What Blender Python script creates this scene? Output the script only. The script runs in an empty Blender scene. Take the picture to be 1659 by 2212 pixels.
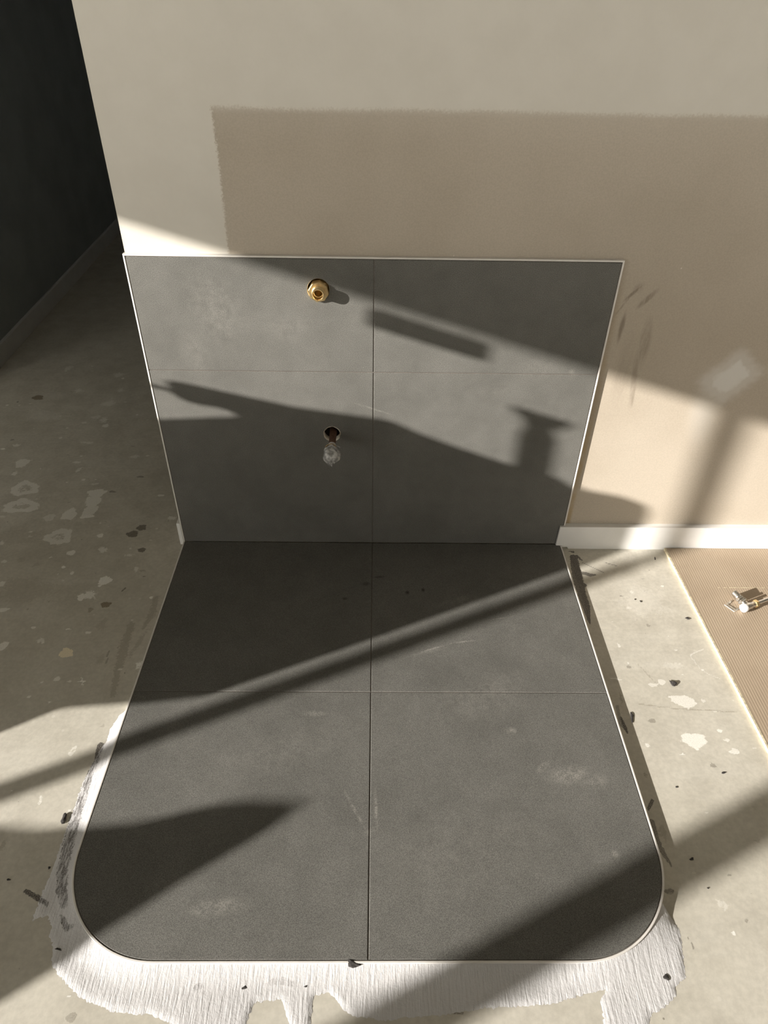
import bpy, bmesh, math, random
import numpy as np
from mathutils import Vector, Matrix
from mathutils.geometry import delaunay_2d_cdt

S = bpy.context.scene
COL = S.collection
random.seed(7)
rng = np.random.RandomState(11)

# ------------------------------------------------------------------ camera
cam_d = bpy.data.cameras.new('camera')
cam_d.sensor_fit = 'HORIZONTAL'
cam_d.sensor_width = 36.0
cam_d.lens = 1492.485 / 1659.0 * 36.0
cam_d.clip_start = 0.01
cam = bpy.data.objects.new('camera', cam_d)
COL.objects.link(cam)
cr = Vector((0.9998693, -0.00634761, 0.01486915))
cu = Vector((-0.00785086, 0.61335571, 0.78976778))
cf = Vector((0.01413322, 0.78978129, -0.61322571))
M = Matrix.Identity(4)
for i in range(3):
    M[i][0], M[i][1], M[i][2] = cr[i], cu[i], -cf[i]
M[0][3], M[1][3], M[2][3] = 0.00306, -1.6942, 1.45326
cam.matrix_world = M
S.camera = cam

# ------------------------------------------------------------------ light
SUN_DIR = Vector((2.125, 1.0, -0.31 * 2.125))      # low evening sun through the sliding door
SUN_STRENGTH = 9.3
SKY_STRENGTH = 3.5
EXPOSURE = 0.34
sun_d = bpy.data.lights.new('sun', 'SUN')
sun_d.energy = SUN_STRENGTH
sun_d.color = (1.0, 0.95, 0.885)
sun_d.angle = math.radians(0.48)
sun = bpy.data.objects.new('sun', sun_d)
sun.rotation_euler = SUN_DIR.to_track_quat('-Z', 'Y').to_euler()
sun.location = (-9, -5, 4)
COL.objects.link(sun)
world = bpy.data.worlds.new('sky')
S.world = world
world.use_nodes = True
bg = world.node_tree.nodes['Background']
bg.inputs['Color'].default_value = (1.0, 0.975, 0.90, 1)
bg.inputs['Strength'].default_value = SKY_STRENGTH
vs = S.view_settings
vs.view_transform = 'Standard'
vs.look = 'None'
vs.exposure = EXPOSURE
vs.gamma = 1.0
vs.use_curve_mapping = False
S.cycles.max_bounces = 10
S.cycles.diffuse_bounces = 6
S.cycles.use_denoising = True

# ------------------------------------------------------------------ helpers
def link(name, me, mats=None, parent=None, kind=None, label=None, cat=None, group=None):
    o = bpy.data.objects.new(name, me)
    COL.objects.link(o)
    if mats is not None and me is not None:
        for m in (mats if isinstance(mats, (list, tuple)) else [mats]):
            me.materials.append(m)
    if parent: o.parent = parent
    if kind: o['kind'] = kind
    if label: o['label'] = label
    if cat: o['category'] = cat
    if group: o['group'] = group
    return o

def empty(name, loc, label, cat, group=None):
    o = bpy.data.objects.new(name, None)
    o.location = loc
    o.empty_display_size = 0.03
    COL.objects.link(o)
    o['label'] = label; o['category'] = cat
    if group: o['group'] = group
    return o

def finish(bm, name, smooth=None):
    bmesh.ops.recalc_face_normals(bm, faces=bm.faces)
    me = bpy.data.meshes.new(name)
    bm.to_mesh(me); bm.free()
    if smooth is not None:
        for p in me.polygons: p.use_smooth = True
        me.set_sharp_from_angle(angle=math.radians(smooth))
    return me

def box(bm, x0, x1, y0, y1, z0, z1, bev=0.0):
    r = bmesh.ops.create_cube(bm, size=1.0)
    for v in r['verts']:
        v.co = Vector(((x0 + x1) / 2 + v.co.x * (x1 - x0), (y0 + y1) / 2 + v.co.y * (y1 - y0), (z0 + z1) / 2 + v.co.z * (z1 - z0)))
    if bev > 0:
        es = set()
        for v in r['verts']:
            for e in v.link_edges: es.add(e)
        bmesh.ops.bevel(bm, geom=list(es), offset=bev, segments=2, affect='EDGES', profile=0.5)

def box_mesh(name, *a, bev=0.0):
    bm = bmesh.new(); box(bm, *a, bev=bev)
    return finish(bm, name)

def prism(name, pts, axis, a0, a1, bev=0.0):
    """polygon in the two other axes (in x,y,z order) extruded along axis"""
    bm = bmesh.new()
    def mk(p, a):
        c = [0, 0, 0]; k = 0
        for i in range(3):
            if i == axis: c[i] = a
            else: c[i] = p[k]; k += 1
        return bm.verts.new(c)
    A = [mk(p, a0) for p in pts]; B = [mk(p, a1) for p in pts]
    n = len(pts)
    bm.faces.new(A); bm.faces.new(B[::-1])
    for i in range(n):
        bm.faces.new((A[i], A[(i + 1) % n], B[(i + 1) % n], B[i]))
    bmesh.ops.recalc_face_normals(bm, faces=bm.faces)
    if bev > 0:
        bmesh.ops.bevel(bm, geom=list(bm.edges), offset=bev, segments=2, affect='EDGES', profile=0.5)
    return finish(bm, name)

def lathe(bm, prof, origin, direction, n=32, rot=0.0, radial=None, up=Vector((0, 0, 1))):
    """profile of (radius, distance) swept round an axis"""
    d = Vector(direction).normalized()
    if abs(d.dot(up)) > 0.98: up = Vector((1, 0, 0))
    a = d.cross(up).normalized(); b = a.cross(d).normalized()
    o = Vector(origin); rings = []
    for (r, t) in prof:
        ring = []
        for i in range(n):
            th = rot + 2 * math.pi * i / n
            rr = r * (radial(th, t) if radial else 1.0)
            ring.append(bm.verts.new(o + d * t + a * (rr * math.cos(th)) + b * (rr * math.sin(th))))
        rings.append(ring)
    for k in range(len(rings) - 1):
        for i in range(n):
            j = (i + 1) % n
            bm.faces.new((rings[k][i], rings[k][j], rings[k + 1][j], rings[k + 1][i]))
    return rings

def cap(bm, ring): bm.faces.new(ring)

# ---- node helpers
class NT:
    def __init__(s, name):
        s.m = bpy.data.materials.new(name); s.m.use_nodes = True
        s.t = s.m.node_tree; s.n = s.t.nodes; s.l = s.t.links
        s.b = s.n['Principled BSDF']
        s.coord = None
    def new(s, typ, **kw):
        nd = s.n.new(typ)
        for k, v in kw.items(): setattr(nd, k, v)
        return nd
    def put(s, sock, v):
        if isinstance(v, bpy.types.NodeSocket): s.l.new(v, sock)
        else:
            if sock.type == 'RGBA' and len(v) == 3: v = (*v, 1)
            sock.default_value = v
    def obj(s):
        if s.coord is None: s.coord = s.new('ShaderNodeTexCoord')
        return s.coord.outputs['Object']
    def math(s, op, a, b=None, c=None, clamp=False):
        nd = s.new('ShaderNodeMath', operation=op, use_clamp=clamp)
        s.put(nd.inputs[0], a)
        if b is not None: s.put(nd.inputs[1], b)
        if c is not None: s.put(nd.inputs[2], c)
        return nd.outputs[0]
    def mapping(s, scale=(1, 1, 1), loc=(0, 0, 0), rot=(0, 0, 0), vec=None):
        nd = s.new('ShaderNodeMapping')
        s.put(nd.inputs['Vector'], vec if vec is not None else s.obj())
        nd.inputs['Scale'].default_value = scale
        nd.inputs['Location'].default_value = loc
        nd.inputs['Rotation'].default_value = rot
        return nd.outputs[0]
    def noise(s, scale, detail=4, rough=0.55, vec=None, dist=0.0):
        nd = s.new('ShaderNodeTexNoise')
        s.put(nd.inputs['Vector'], vec if vec is not None else s.obj())
        nd.inputs['Scale'].default_value = scale
        nd.inputs['Detail'].default_value = detail
        nd.inputs['Roughness'].default_value = rough
        nd.inputs['Distortion'].default_value = dist
        return nd.outputs[0]
    def ramp(s, v, a, b, lo=0.0, hi=1.0, smooth=True):
        nd = s.new('ShaderNodeMapRange')
        nd.interpolation_type = 'SMOOTHSTEP' if smooth else 'LINEAR'
        s.put(nd.inputs['Value'], v)
        nd.inputs['From Min'].default_value = a; nd.inputs['From Max'].default_value = b
        nd.inputs['To Min'].default_value = lo; nd.inputs['To Max'].default_value = hi
        return nd.outputs[0]
    def mix(s, f, a, b, mode='MIX'):
        nd = s.new('ShaderNodeMix', data_type='RGBA', blend_type=mode)
        s.put(nd.inputs['Factor'], f)
        s.put(nd.inputs[6], a); s.put(nd.inputs[7], b)
        return nd.outputs[2]
    def attr(s, name):
        nd = s.new('ShaderNodeAttribute'); nd.attribute_name = name
        return nd
    def sep(s, v=None):
        nd = s.new('ShaderNodeSeparateXYZ'); s.put(nd.inputs[0], v if v is not None else s.obj())
        return nd.outputs
    def ellipse(s, cx, cy, rx, ry, ang, ax, ay, soft=0.6):
        """soft elliptical mask in two object coordinates"""
        c, sn = math.cos(ang), math.sin(ang)
        dx = s.math('SUBTRACT', ax, cx); dy = s.math('SUBTRACT', ay, cy)
        u = s.math('MULTIPLY_ADD', dx, c / rx, s.math('MULTIPLY', dy, sn / rx))
        v = s.math('MULTIPLY_ADD', dx, -sn / ry, s.math('MULTIPLY', dy, c / ry))
        d = s.math('SQRT', s.math('MULTIPLY_ADD', u, u, s.math('MULTIPLY', v, v)))
        return s.ramp(d, 1.0, 1.0 - soft)
    def bump(s, h, strength, dist=0.001, prev=None):
        nd = s.new('ShaderNodeBump')
        nd.inputs['Strength'].default_value = strength
        nd.inputs['Distance'].default_value = dist
        s.put(nd.inputs['Height'], h)
        if prev is not None: s.put(nd.inputs['Normal'], prev)
        s.put(s.b.inputs['Normal'], nd.outputs[0])
        return nd.outputs[0]
    def base(s, c): s.put(s.b.inputs['Base Color'], c)
    def set(s, **kw):
        names = dict(rough='Roughness', metal='Metallic', spec='Specular IOR Level', trans='Transmission Weight', ior='IOR', coat='Coat Weight', sheen='Sheen Weight')
        for k, v in kw.items(): s.put(s.b.inputs[names[k]], v)

def plain(name, col, rough=0.6, metal=0.0, spec=0.5, var=0.12, scale=30):
    t = NT(name)
    n = t.noise(scale, 4)
    f = t.ramp(n, 0.3, 0.7, 1 - var, 1 + var)
    t.base(t.mix(1.0, col, t.math('MULTIPLY', f, 1.0), 'MULTIPLY'))
    t.set(rough=rough, metal=metal, spec=spec)
    return t.m

SPLATS = [(-1.445, 0.959, 0.0245, 0.0201, 'b', 0.9), (-1.515, 0.92, 0.0044, 0.0061, 'd', 0.9), (-1.131, 0.913, 0.0369, 0.033, 'f', 0.5), (-1.413, 1.242, 0.02, 0.032, 'f', 0.5), (-1.164, 1.177, 0.0276, 0.031, 'f', 0.5), (-1.291, 1.026, 0.0228, 0.0255, 'f', 0.6), (-1.113, 1.03, 0.019, 0.0224, 'f', 0.5), (-1.107, 0.777, 0.0213, 0.0251, 'f', 0.7), (-1.085, 0.731, 0.0126, 0.0137, 'w', 0.7), (-1.309, 0.457, 0.0232, 0.0289, 'w', 0.65), (-1.382, 0.578, 0.0201, 0.0125, 'f', 0.7), (-1.235, 0.297, 0.0479, 0.0416, 'r', 0.8), (-1.206, 0.195, 0.0595, 0.037, 'r', 0.8), (-1.026, 0.151, 0.0235, 0.0313, 'w', 0.75), (-1.087, 0.133, 0.0175, 0.0188, 'r', 0.5), (-0.974, 0.274, 0.0319, 0.0227, 'w', 0.85), (-0.97, 0.223, 0.0253, 0.0348, 'w', 0.8), (-0.965, 0.173, 0.0225, 0.0337, 'w', 0.75), (-0.964, 0.141, 0.0223, 0.0095, 'w', 0.9), (-1.019, 0.033, 0.0423, 0.0393, 'r', 0.75), (-0.888, 0.041, 0.0102, 0.0106, 'w', 0.9), (-0.952, -0.045, 0.0137, 0.0125, 'w', 0.85), (-0.857, -0.031, 0.0194, 0.0168, 'f', 0.8), (-0.952, -0.112, 0.0064, 0.0056, 'w', 1), (-0.807, -0.17, 0.0189, 0.0182, 'w', 1), (-0.817, -0.193, 0.0052, 0.0045, 'w', 0.9), (-0.834, -0.235, 0.0318, 0.0216, 'f', 1), (-0.855, -0.243, 0.0092, 0.0144, 'w', 0.9), (-0.774, -0.271, 0.0152, 0.0113, 'b', 0.9), (-0.811, -0.292, 0.007, 0.0097, 'b', 0.5), (-0.823, -0.452, 0.0188, 0.0164, 'c', 1), (-0.909, -0.409, 0.0143, 0.0113, 'f', 0.7), (-0.816, -0.539, 0.0081, 0.0079, 'w', 0.7), (-0.781, -0.547, 0.0063, 0.005, 'f', 0.8), (-0.866, -0.596, 0.0053, 0.0043, 'w', 0.7), (-0.809, -0.612, 0.0044, 0.0032, 'w', 0.8), (-0.789, -0.379, 0.0087, 0.0052, 'w', 0.7), (-0.847, -0.367, 0.0097, 0.0033, 'w', 0.8), (-0.766, 0.083, 0.0156, 0.0146, 'd', 1), (-0.786, 0.05, 0.0182, 0.0169, 'd', 1), (-0.734, -0.029, 0.0122, 0.011, 'd', 1), (-0.695, -0.151, 0.0032, 0.0031, 'd', 1), (-0.746, 0.262, 0.0122, 0.0062, 'w', 0.8), (-0.906, 0.506, 0.0264, 0.0144, 'f', 0.6), (-1.111, 0.466, 0.0195, 0.0117, 'f', 0.8), (-1.047, 0.353, 0.0075, 0.0066, 'w', 0.8), (-1.087, 0.415, 0.0089, 0.0203, 'f', 0.8), (-1.001, -0.428, 0.0104, 0.0154, 'w', 0.8), (-1.058, -0.294, 0.015, 0.0083, 'w', 0.7), (-1.109, -0.189, 0.0093, 0.0135, 'w', 0.7), (-1.146, -0.088, 0.0135, 0.0097, 'f', 0.7), (-1.31, 0.388, 0.0139, 0.0134, 'f', 0.8), (-0.947, -0.361, 0.0073, 0.0052, 'w', 0.7), (-0.65, -0.241, 0.0062, 0.0051, 'w', 1), (-0.727, -0.12, 0.008, 0.0158, 'f', 0.7), (-0.917, -0.138, 0.0053, 0.0078, 'w', 0.8), (-1.008, -0.066, 0.0076, 0.0066, 'f', 0.9), (-1.119, 0.056, 0.0068, 0.0045, 'w', 0.7), (-0.771, -0.021, 0.0056, 0.0068, 'f', 0.8), (-0.77, -0.055, 0.0154, 0.0066, 'f', 0.6), (-0.677, 0.135, 0.0176, 0.0114, 'f', 0.9), (-1.095, -0.079, 0.0162, 0.0146, 'n', 0.5), (-1.039, -0.099, 0.014, 0.0128, 'n', 0.5), (-0.76, -0.35, 0.0147, 0.0328, 'n', 0.5), (-0.724, -0.47, 0.014, 0.0238, 'n', 0.5), (-0.639, -0.414, 0.0086, 0.0674, 'n', 0.6), (-0.618, -0.493, 0.0083, 0.0176, 'f', 1), (-1.151, 0.031, 0.1013, 0.052, 'n', 0.35), (-1.026, -0.211, 0.1135, 0.0649, 'n', 0.35), (-1.231, 0.636, 0.0068, 0.0078, 'w', 0.6), (-1.178, 0.754, 0.0141, 0.0111, 'f', 0.6), (-1.113, 0.602, 0.0304, 0.0102, 'f', 0.6), (-1.146, 0.8, 0.025, 0.017, 'f', 0.5), (-1.361, 0.808, 0.0858, 0.0563, 'f', 0.25), (-1.247, 0.136, 0.0146, 0.0057, 'w', 0.5), (-1.189, -0.0, 0.0078, 0.012, 'w', 0.6), (-0.703, -0.75, 0.0064, 0.0144, 'r', 0.6), (-0.655, -0.68, 0.0071, 0.0066, 'n', 0.6), (-0.522, -1.277, 0.0096, 0.008, 'd', 0.45), (-0.77, -0.974, 0.0081, 0.0123, 'n', 0.6), (-0.805, -0.851, 0.0065, 0.0037, 'f', 0.7), (-0.731, -0.874, 0.0051, 0.0145, 'f', 0.8), (-0.659, -0.897, 0.0042, 0.0045, 'w', 0.7), (-0.538, -1.246, 0.0049, 0.0018, 'w', 1), (0.797, -0.601, 0.0312, 0.0179, 'w', 0.75), (0.783, -0.715, 0.0296, 0.0204, 'w', 0.9), (0.856, -0.688, 0.0073, 0.0055, 'w', 0.9), (0.864, -0.715, 0.0119, 0.0054, 'f', 0.8), (0.871, -0.744, 0.0104, 0.0074, 'w', 0.7), (0.741, -0.754, 0.007, 0.0031, 'w', 0.9), (0.828, -0.962, 0.0093, 0.0059, 'n', 0.7), (0.856, -0.887, 0.0088, 0.0064, 'n', 0.4), (0.705, -1.091, 0.0157, 0.0109, 'f', 0.4), (0.639, -0.593, 0.006, 0.024, 'n', 0.9), (0.636, -0.809, 0.0064, 0.0098, 'n', 0.9), (0.633, -0.94, 0.0093, 0.0256, 'n', 0.7), (0.606, -1.067, 0.0079, 0.0082, 'n', 1), (0.881, -0.179, 0.0062, 0.0044, 'w', 0.8), (0.761, -0.54, 0.0096, 0.0094, 'w', 0.6), (0.683, -0.416, 0.0048, 0.0073, 'w', 0.6), (0.643, -0.531, 0.0154, 0.0028, 'w', 0.9), (0.808, -0.486, 0.0353, 0.0147, 'f', 0.3), (0.803, -0.247, 0.0866, 0.0701, 'f', 0.18)]
STROKES = [([[-0.6402, -0.7328], [-0.6375, -0.7701], [-0.642, -0.8052], [-0.6405, -0.8625], [-0.6392, -0.9166], [-0.6315, -0.9802], [-0.6259, -1.0241], [-0.615, -1.0623], [-0.5973, -1.0935]], [0.006, 0.005, 0.007, 0.009, 0.012, 0.012, 0.012, 0.011, 0.007], 'g', 0.9), ([[-0.643, -0.7313], [-0.6424, -0.7548], [-0.6421, -0.7702]], [0.006, 0.006, 0.003], 'g', 1), ([[-0.5967, -1.1131], [-0.5792, -1.134], [-0.5658, -1.1511], [-0.5507, -1.1628]], [0.004, 0.006, 0.006, 0.002], 'g', 1.0), ([[-0.6872, -1.0642], [-0.6589, -1.0771], [-0.6326, -1.091]], [0.004, 0.005, 0.004], 'g', 1.0), ([[-0.5373, -1.1644], [-0.5271, -1.1841], [-0.5233, -1.2065]], [0.002, 0.002, 0.002], 'g', 0.5), ([[-0.181, -1.2242], [-0.1563, -1.2226], [-0.1308, -1.2289]], [0.004, 0.006, 0.003], 'g', 0.35), ([[-0.3107, -1.2316], [-0.304, -1.2301]], [0.006, 0.004], 'g', 0.5), ([[0.6381, -0.0488], [0.6343, -0.0966], [0.6298, -0.1556], [0.6277, -0.2122], [0.6279, -0.2664], [0.6218, -0.3353]], [0.011, 0.014, 0.014, 0.012, 0.01, 0.002], 'g', 1), ([[0.6266, -0.0696], [0.6201, -0.1493], [0.6199, -0.2366], [0.619, -0.3297]], [0.004, 0.006, 0.006, 0.001], 'g', 0.9), ([[0.6531, -0.1229], [0.6715, -0.1306], [0.6896, -0.1305]], [0.006, 0.008, 0.003], 'g', 0.9), ([[0.6513, -0.0417], [0.6611, -0.0637]], [0.004, 0.003], 'g', 1), ([[0.6304, -0.0208], [0.6436, -0.0242]], [0.002, 0.005], 'g', 1), ([[0.6619, -0.076], [0.715, -0.119]], [0.001, 0.003], 'g', 0.6), ([[0.7355, -0.0753], [0.7663, -0.0885]], [0.001, 0.002], 'g', 0.7), ([[0.6365, -0.1652], [0.6446, -0.1778]], [0.005, 0.006], 'g', 1), ([[0.6223, -0.6519], [0.6241, -0.6802], [0.6266, -0.6968]], [0.003, 0.005, 0.003], 'g', 1), ([[0.6164, -0.8917], [0.6317, -0.871]], [0.003, 0.004], 'g', 0.9), ([[0.6146, -0.9186], [0.6129, -0.9575], [0.618, -0.9867], [0.6271, -1.0151]], [0.006, 0.007, 0.005, 0.002], 'g', 0.75), ([[0.6221, -0.6169], [0.616, -0.6746]], [0.004, 0.004], 'g', 0.5), ([[0.5983, -1.0654], [0.6102, -1.0654]], [0.004, 0.005], 'g', 0.7), ([[-0.6789, -0.3489], [-0.6731, -0.4449], [-0.6578, -0.5893]], [0.01, 0.012, 0.006], 'n', 0.8), ([[-0.6348, -0.2407], [-0.6296, -0.301], [-0.641, -0.3619]], [0.008, 0.009, 0.005], 'n', 0.8), ([[-0.7128, -0.439], [-0.7049, -0.4874]], [0.002, 0.002], 'd', 0.6), ([[-0.7361, -0.2011], [-0.7444, -0.2175]], [0.002, 0.002], 'd', 1), ([[-0.7541, -0.5342], [-0.7433, -0.5595]], [0.0022, 0.0022], 'w', 1), ([[-0.7608, -0.5478], [-0.739, -0.5455]], [0.0022, 0.0022], 'w', 1), ([[0.6812, -0.6107], [0.776, -0.6251], [0.8495, -0.6277], [0.9212, -0.6344]], [0.001, 0.001, 0.001, 0.001], 'n', 0.8), ([[0.9144, -0.4274], [0.8835, -0.4405], [0.8678, -0.4508], [0.879, -0.4956], [0.8951, -0.515], [0.9205, -0.5292]], [0.0015, 0.0015, 0.0015, 0.0015, 0.0015, 0.0015], 'w', 0.45), ([[0.7154, -0.4818], [0.7472, -0.5537]], [0.001, 0.001], 'n', 0.6), ([[0.6138, -1.1497], [0.6166, -1.1683]], [0.0008, 0.0008], 'd', 0.7), ([[0.1431, -1.2694], [0.1675, -1.2729]], [0.001, 0.001], 'd', 0.8)]
CRUMBS = [(0.788, -0.545, 0.0092, 0.008), (0.909, -0.313, 0.0084, 0.004), (0.898, -0.054, 0.0023, 0.0062), (0.651, -0.649, 0.0039, 0.0149), (0.821, -0.802, 0.0046, 0.003), (0.698, -0.838, 0.0022, 0.0024), (0.673, -1.001, 0.0049, 0.0024), (0.686, -1.059, 0.0024, 0.0015), (-0.663, -0.917, 0.0067, 0.0105), (-0.656, -1.019, 0.0028, 0.0024), (-0.729, -1.043, 0.0031, 0.0023), (-0.583, -1.17, 0.0051, 0.002), (-0.226, -1.233, 0.0042, 0.0024), (-0.115, -1.231, 0.0039, 0.0015), (0.78, -0.237, 0.0026, 0.0024), (0.795, -0.245, 0.0035, 0.003), (-0.028, -1.198, 0.012, 0.007), (0.548, -1.218, 0.004, 0.006)]
SKIM_OUT = [(-0.612, -0.637), (-0.623, -0.651), (-0.632, -0.686), (-0.632, -0.723), (-0.64, -0.749), (-0.651, -0.825), (-0.651, -0.938), (-0.649, -1.021), (-0.653, -1.084), (-0.651, -1.121), (-0.644, -1.116), (-0.626, -1.11), (-0.61, -1.13), (-0.61, -1.147), (-0.596, -1.164), (-0.587, -1.193), (-0.572, -1.209), (-0.52, -1.246), (-0.459, -1.267), (-0.415, -1.273), (-0.388, -1.272), (-0.344, -1.286), (-0.328, -1.309), (-0.216, -1.309), (-0.214, -1.287), (-0.205, -1.256), (-0.157, -1.25), (-0.139, -1.287), (-0.134, -1.313), (-0.102, -1.313), (-0.101, -1.287), (-0.099, -1.247), (-0.072, -1.24), (-0.059, -1.251), (-0.045, -1.267), (-0.025, -1.276), (0.003, -1.279), (0.024, -1.283), (0.069, -1.278), (0.134, -1.274), (0.205, -1.265), (0.282, -1.262), (0.335, -1.258), (0.392, -1.243), (0.432, -1.236), (0.418, -1.253), (0.414, -1.289), (0.409, -1.314), (0.484, -1.314), (0.495, -1.289), (0.503, -1.274), (0.53, -1.265), (0.558, -1.245), (0.561, -1.232), (0.586, -1.217), (0.589, -1.194), (0.6, -1.148), (0.601, -1.134), (0.593, -1.117)]

# ------------------------------------------------------------------ materials
def mat_wall():
    t = NT('plasterboard_wall')
    x, y, z = t.sep()
    n1 = t.noise(9, 5, 0.6); n2 = t.noise(120, 3, 0.6); n3 = t.noise(2.2, 3)
    board = t.mix(t.ramp(n3, 0.35, 0.65), (0.42, 0.365, 0.295), (0.465, 0.408, 0.335))
    board = t.mix(1.0, board, t.ramp(t.noise(240, 4, 0.65), 0.3, 0.7, 0.95, 1.05), 'MULTIPLY')
    board = t.mix(t.ramp(t.noise(260, 2), 0.62, 0.72, 0, 0.25), board, (0.30, 0.24, 0.18))
    paint = t.mix(t.ramp(n1, 0.3, 0.7), (0.625, 0.59, 0.525), (0.655, 0.62, 0.555))
    # rolled undercoat: everything left of x=-0.35 or above z=1.225, with a rough roller edge
    wob = t.math('MULTIPLY_ADD', t.math('SUBTRACT', t.noise(230, 3, 0.7), 0.5), 0.020, t.math('MULTIPLY', t.math('SUBTRACT', t.noise(6, 2), 0.5), 0.012))
    left = t.math('SUBTRACT', -0.352, x)
    top = t.math('SUBTRACT', z, 1.224)
    m1 = t.ramp(t.math('ADD', left, wob), -0.003, 0.004)
    m2 = t.ramp(t.math('ADD', top, wob), -0.006, 0.006)
    m = t.math('MAXIMUM', m1, m2)
    # thinner, half covering roller pass inside the top edge
    thin = t.math('MAXIMUM', t.math('MULTIPLY', t.ramp(top, -0.02, 0.0), 0.25), t.math('MULTIPLY', t.ramp(top, -0.09, 0.0), 0.10))
    thin = t.math('MULTIPLY', thin, t.ramp(x, -0.36, -0.34))
    col = t.mix(thin, board, paint)
    # filled patch
    d1 = t.math('ABSOLUTE', t.math('MULTIPLY_ADD', t.math('SUBTRACT', x, 0.972), 0.66, t.math('MULTIPLY', t.math('SUBTRACT', z, 0.602), 0.75)))
    d2 = t.math('ABSOLUTE', t.math('MULTIPLY_ADD', t.math('SUBTRACT', x, 0.972), -0.75, t.math('MULTIPLY', t.math('SUBTRACT', z, 0.602), 0.66)))
    nn = t.math('MULTIPLY', t.math('SUBTRACT', t.noise(60, 4), 0.5), 0.03)
    pm = t.math('MULTIPLY', t.ramp(t.math('ADD', d1, nn), 0.060, 0.036), t.ramp(t.math('ADD', d2, nn), 0.052, 0.022))
    pm2 = t.math('MULTIPLY', t.ramp(t.math('ADD', d1, nn), 0.085, 0.05), t.ramp(t.math('ADD', d2, nn), 0.075, 0.04))
    pm = t.math('MAXIMUM', t.math('MULTIPLY', pm, 0.8), t.math('MULTIPLY', pm2, 0.45))
    col = t.mix(pm, col, (0.68, 0.665, 0.63))
    pm3 = t.ellipse(0.93, 0.50, 0.06, 0.16, 0.15, x, z, 0.9)
    col = t.mix(t.math('MULTIPLY', pm3, 0.35), col, (0.60, 0.575, 0.53))
    # grout smears left by the tiler beside the panel
    st = t.noise(40, 4, 0.6, t.mapping((6, 1, 0.7)))
    gm = None
    for (cx, cz, rx, rz, an, a) in [(0.650, 0.832, 0.006, 0.040, -0.75, 1.0), (0.634, 0.805, 0.004, 0.05, -0.5, .55), (0.690, 0.818, 0.010, 0.042, -0.70, 0.9),
                                    (0.641, 0.740, 0.009, 0.055, -0.02, 1.0), (0.712, 0.700, 0.020, 0.09, 0.05, 0.6), (0.708, 0.60, 0.012, 0.12, 0.12, 0.55),
                                    (0.718, 0.545, 0.006, 0.05, 0.1, 0.7), (0.675, 0.62, 0.035, 0.14, 0.0, 0.25), (0.66, 0.845, 0.015, 0.02, -.7, .4)]:
        e = t.math('MULTIPLY', t.ellipse(cx, cz, rx, rz, an, x, z, 0.7), a)
        gm = e if gm is None else t.math('MAXIMUM', gm, e)
    gm = t.math('MULTIPLY', gm, t.ramp(st, 0.30, 0.62, 0.25, 0.8))
    col = t.mix(gm, col, (0.20, 0.165, 0.125))
    # yellowed glue line beside the trim
    gl = t.math('MULTIPLY', t.ramp(t.math('ABSOLUTE', t.math('SUBTRACT', x, 0.617)), 0.012, 0.0), t.ramp(z, 0.95, 0.3))
    gl = t.math('MULTIPLY', gl, t.ramp(t.noise(14, 3), 0.35, 0.6, 0.2, 0.7))
    col = t.mix(gl, col, (0.42, 0.31, 0.16))
    col = t.mix(m, col, paint)
    # fine specks
    vor = t.new('ShaderNodeTexVoronoi'); t.put(vor.inputs['Vector'], t.obj()); vor.inputs['Scale'].default_value = 16
    sp = t.math('MULTIPLY', t.ramp(vor.outputs['Distance'], 0.035, 0.02), t.ramp(t.noise(3.1, 2), 0.52, 0.6))
    col = t.mix(t.math('MULTIPLY', sp, 0.7), col, (0.72, 0.68, 0.62))
    t.base(col); t.set(rough=0.75, spec=0.25)
    t.bump(t.math('MULTIPLY_ADD', m, 0.5, t.math('MULTIPLY', n2, 0.35)), 0.35, 0.0006)
    return t.m

def mat_tile(name, marks, ax):
    t = NT(name)
    o = t.sep(); u = o[0]; v = o[2] if ax == 'wall' else o[1]
    n1 = t.noise(3.0, 6, 0.62, dist=0.4); n2 = t.noise(14, 5, 0.65, dist=0.3); n3 = t.noise(620, 2, 0.6)
    k = t.math('MULTIPLY_ADD', t.ramp(n1, 0.3, 0.7), 0.55, t.math('MULTIPLY', t.ramp(n2, 0.3, 0.72), 0.45))
    col = t.mix(k, TILE_A, TILE_B)
    grain = t.ramp(n3, 0.3, 0.7, 0.66, 1.34)
    col = t.mix(1.0, col, grain, 'MULTIPLY')
    # pale dust specks
    vor = t.new('ShaderNodeTexVoronoi'); t.put(vor.inputs['Vector'], t.obj()); vor.inputs['Scale'].default_value = 55
    sp = t.math('MULTIPLY', t.ramp(vor.outputs['Distance'], 0.055, 0.03), t.ramp(t.noise(6, 3), 0.5, 0.62))
    col = t.mix(t.math('MULTIPLY', sp, 0.55), col, (0.36, 0.35, 0.31))
    dn = t.math('MULTIPLY', t.noise(55, 5, 0.7), t.noise(420, 2, 0.6))
    dn = t.ramp(dn, 0.18, 0.36, 0.05, 1.0)
    dm = None; km = None
    for (cx, cy, rx, ry, an, a) in marks:
        e = t.math('MULTIPLY', t.ellipse(cx, cy, rx, ry, an, u, v, 0.9), abs(a))
        if a > 0: dm = e if dm is None else t.math('MAXIMUM', dm, e)
        else: km = e if km is None else t.math('MAXIMUM', km, e)
    if dm is not None: col = t.mix(t.math('MULTIPLY', dm, t.math('MULTIPLY', dn, 0.65)), col, (0.36, 0.345, 0.31))
    if km is not None: col = t.mix(km, col, (0.03, 0.029, 0.026))
    t.base(col)
    t.set(rough=t.ramp(n2, 0.3, 0.7, 0.62, 0.72), spec=0.15)
    t.bump(n3, 0.25, 0.0004)
    return t.m

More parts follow.
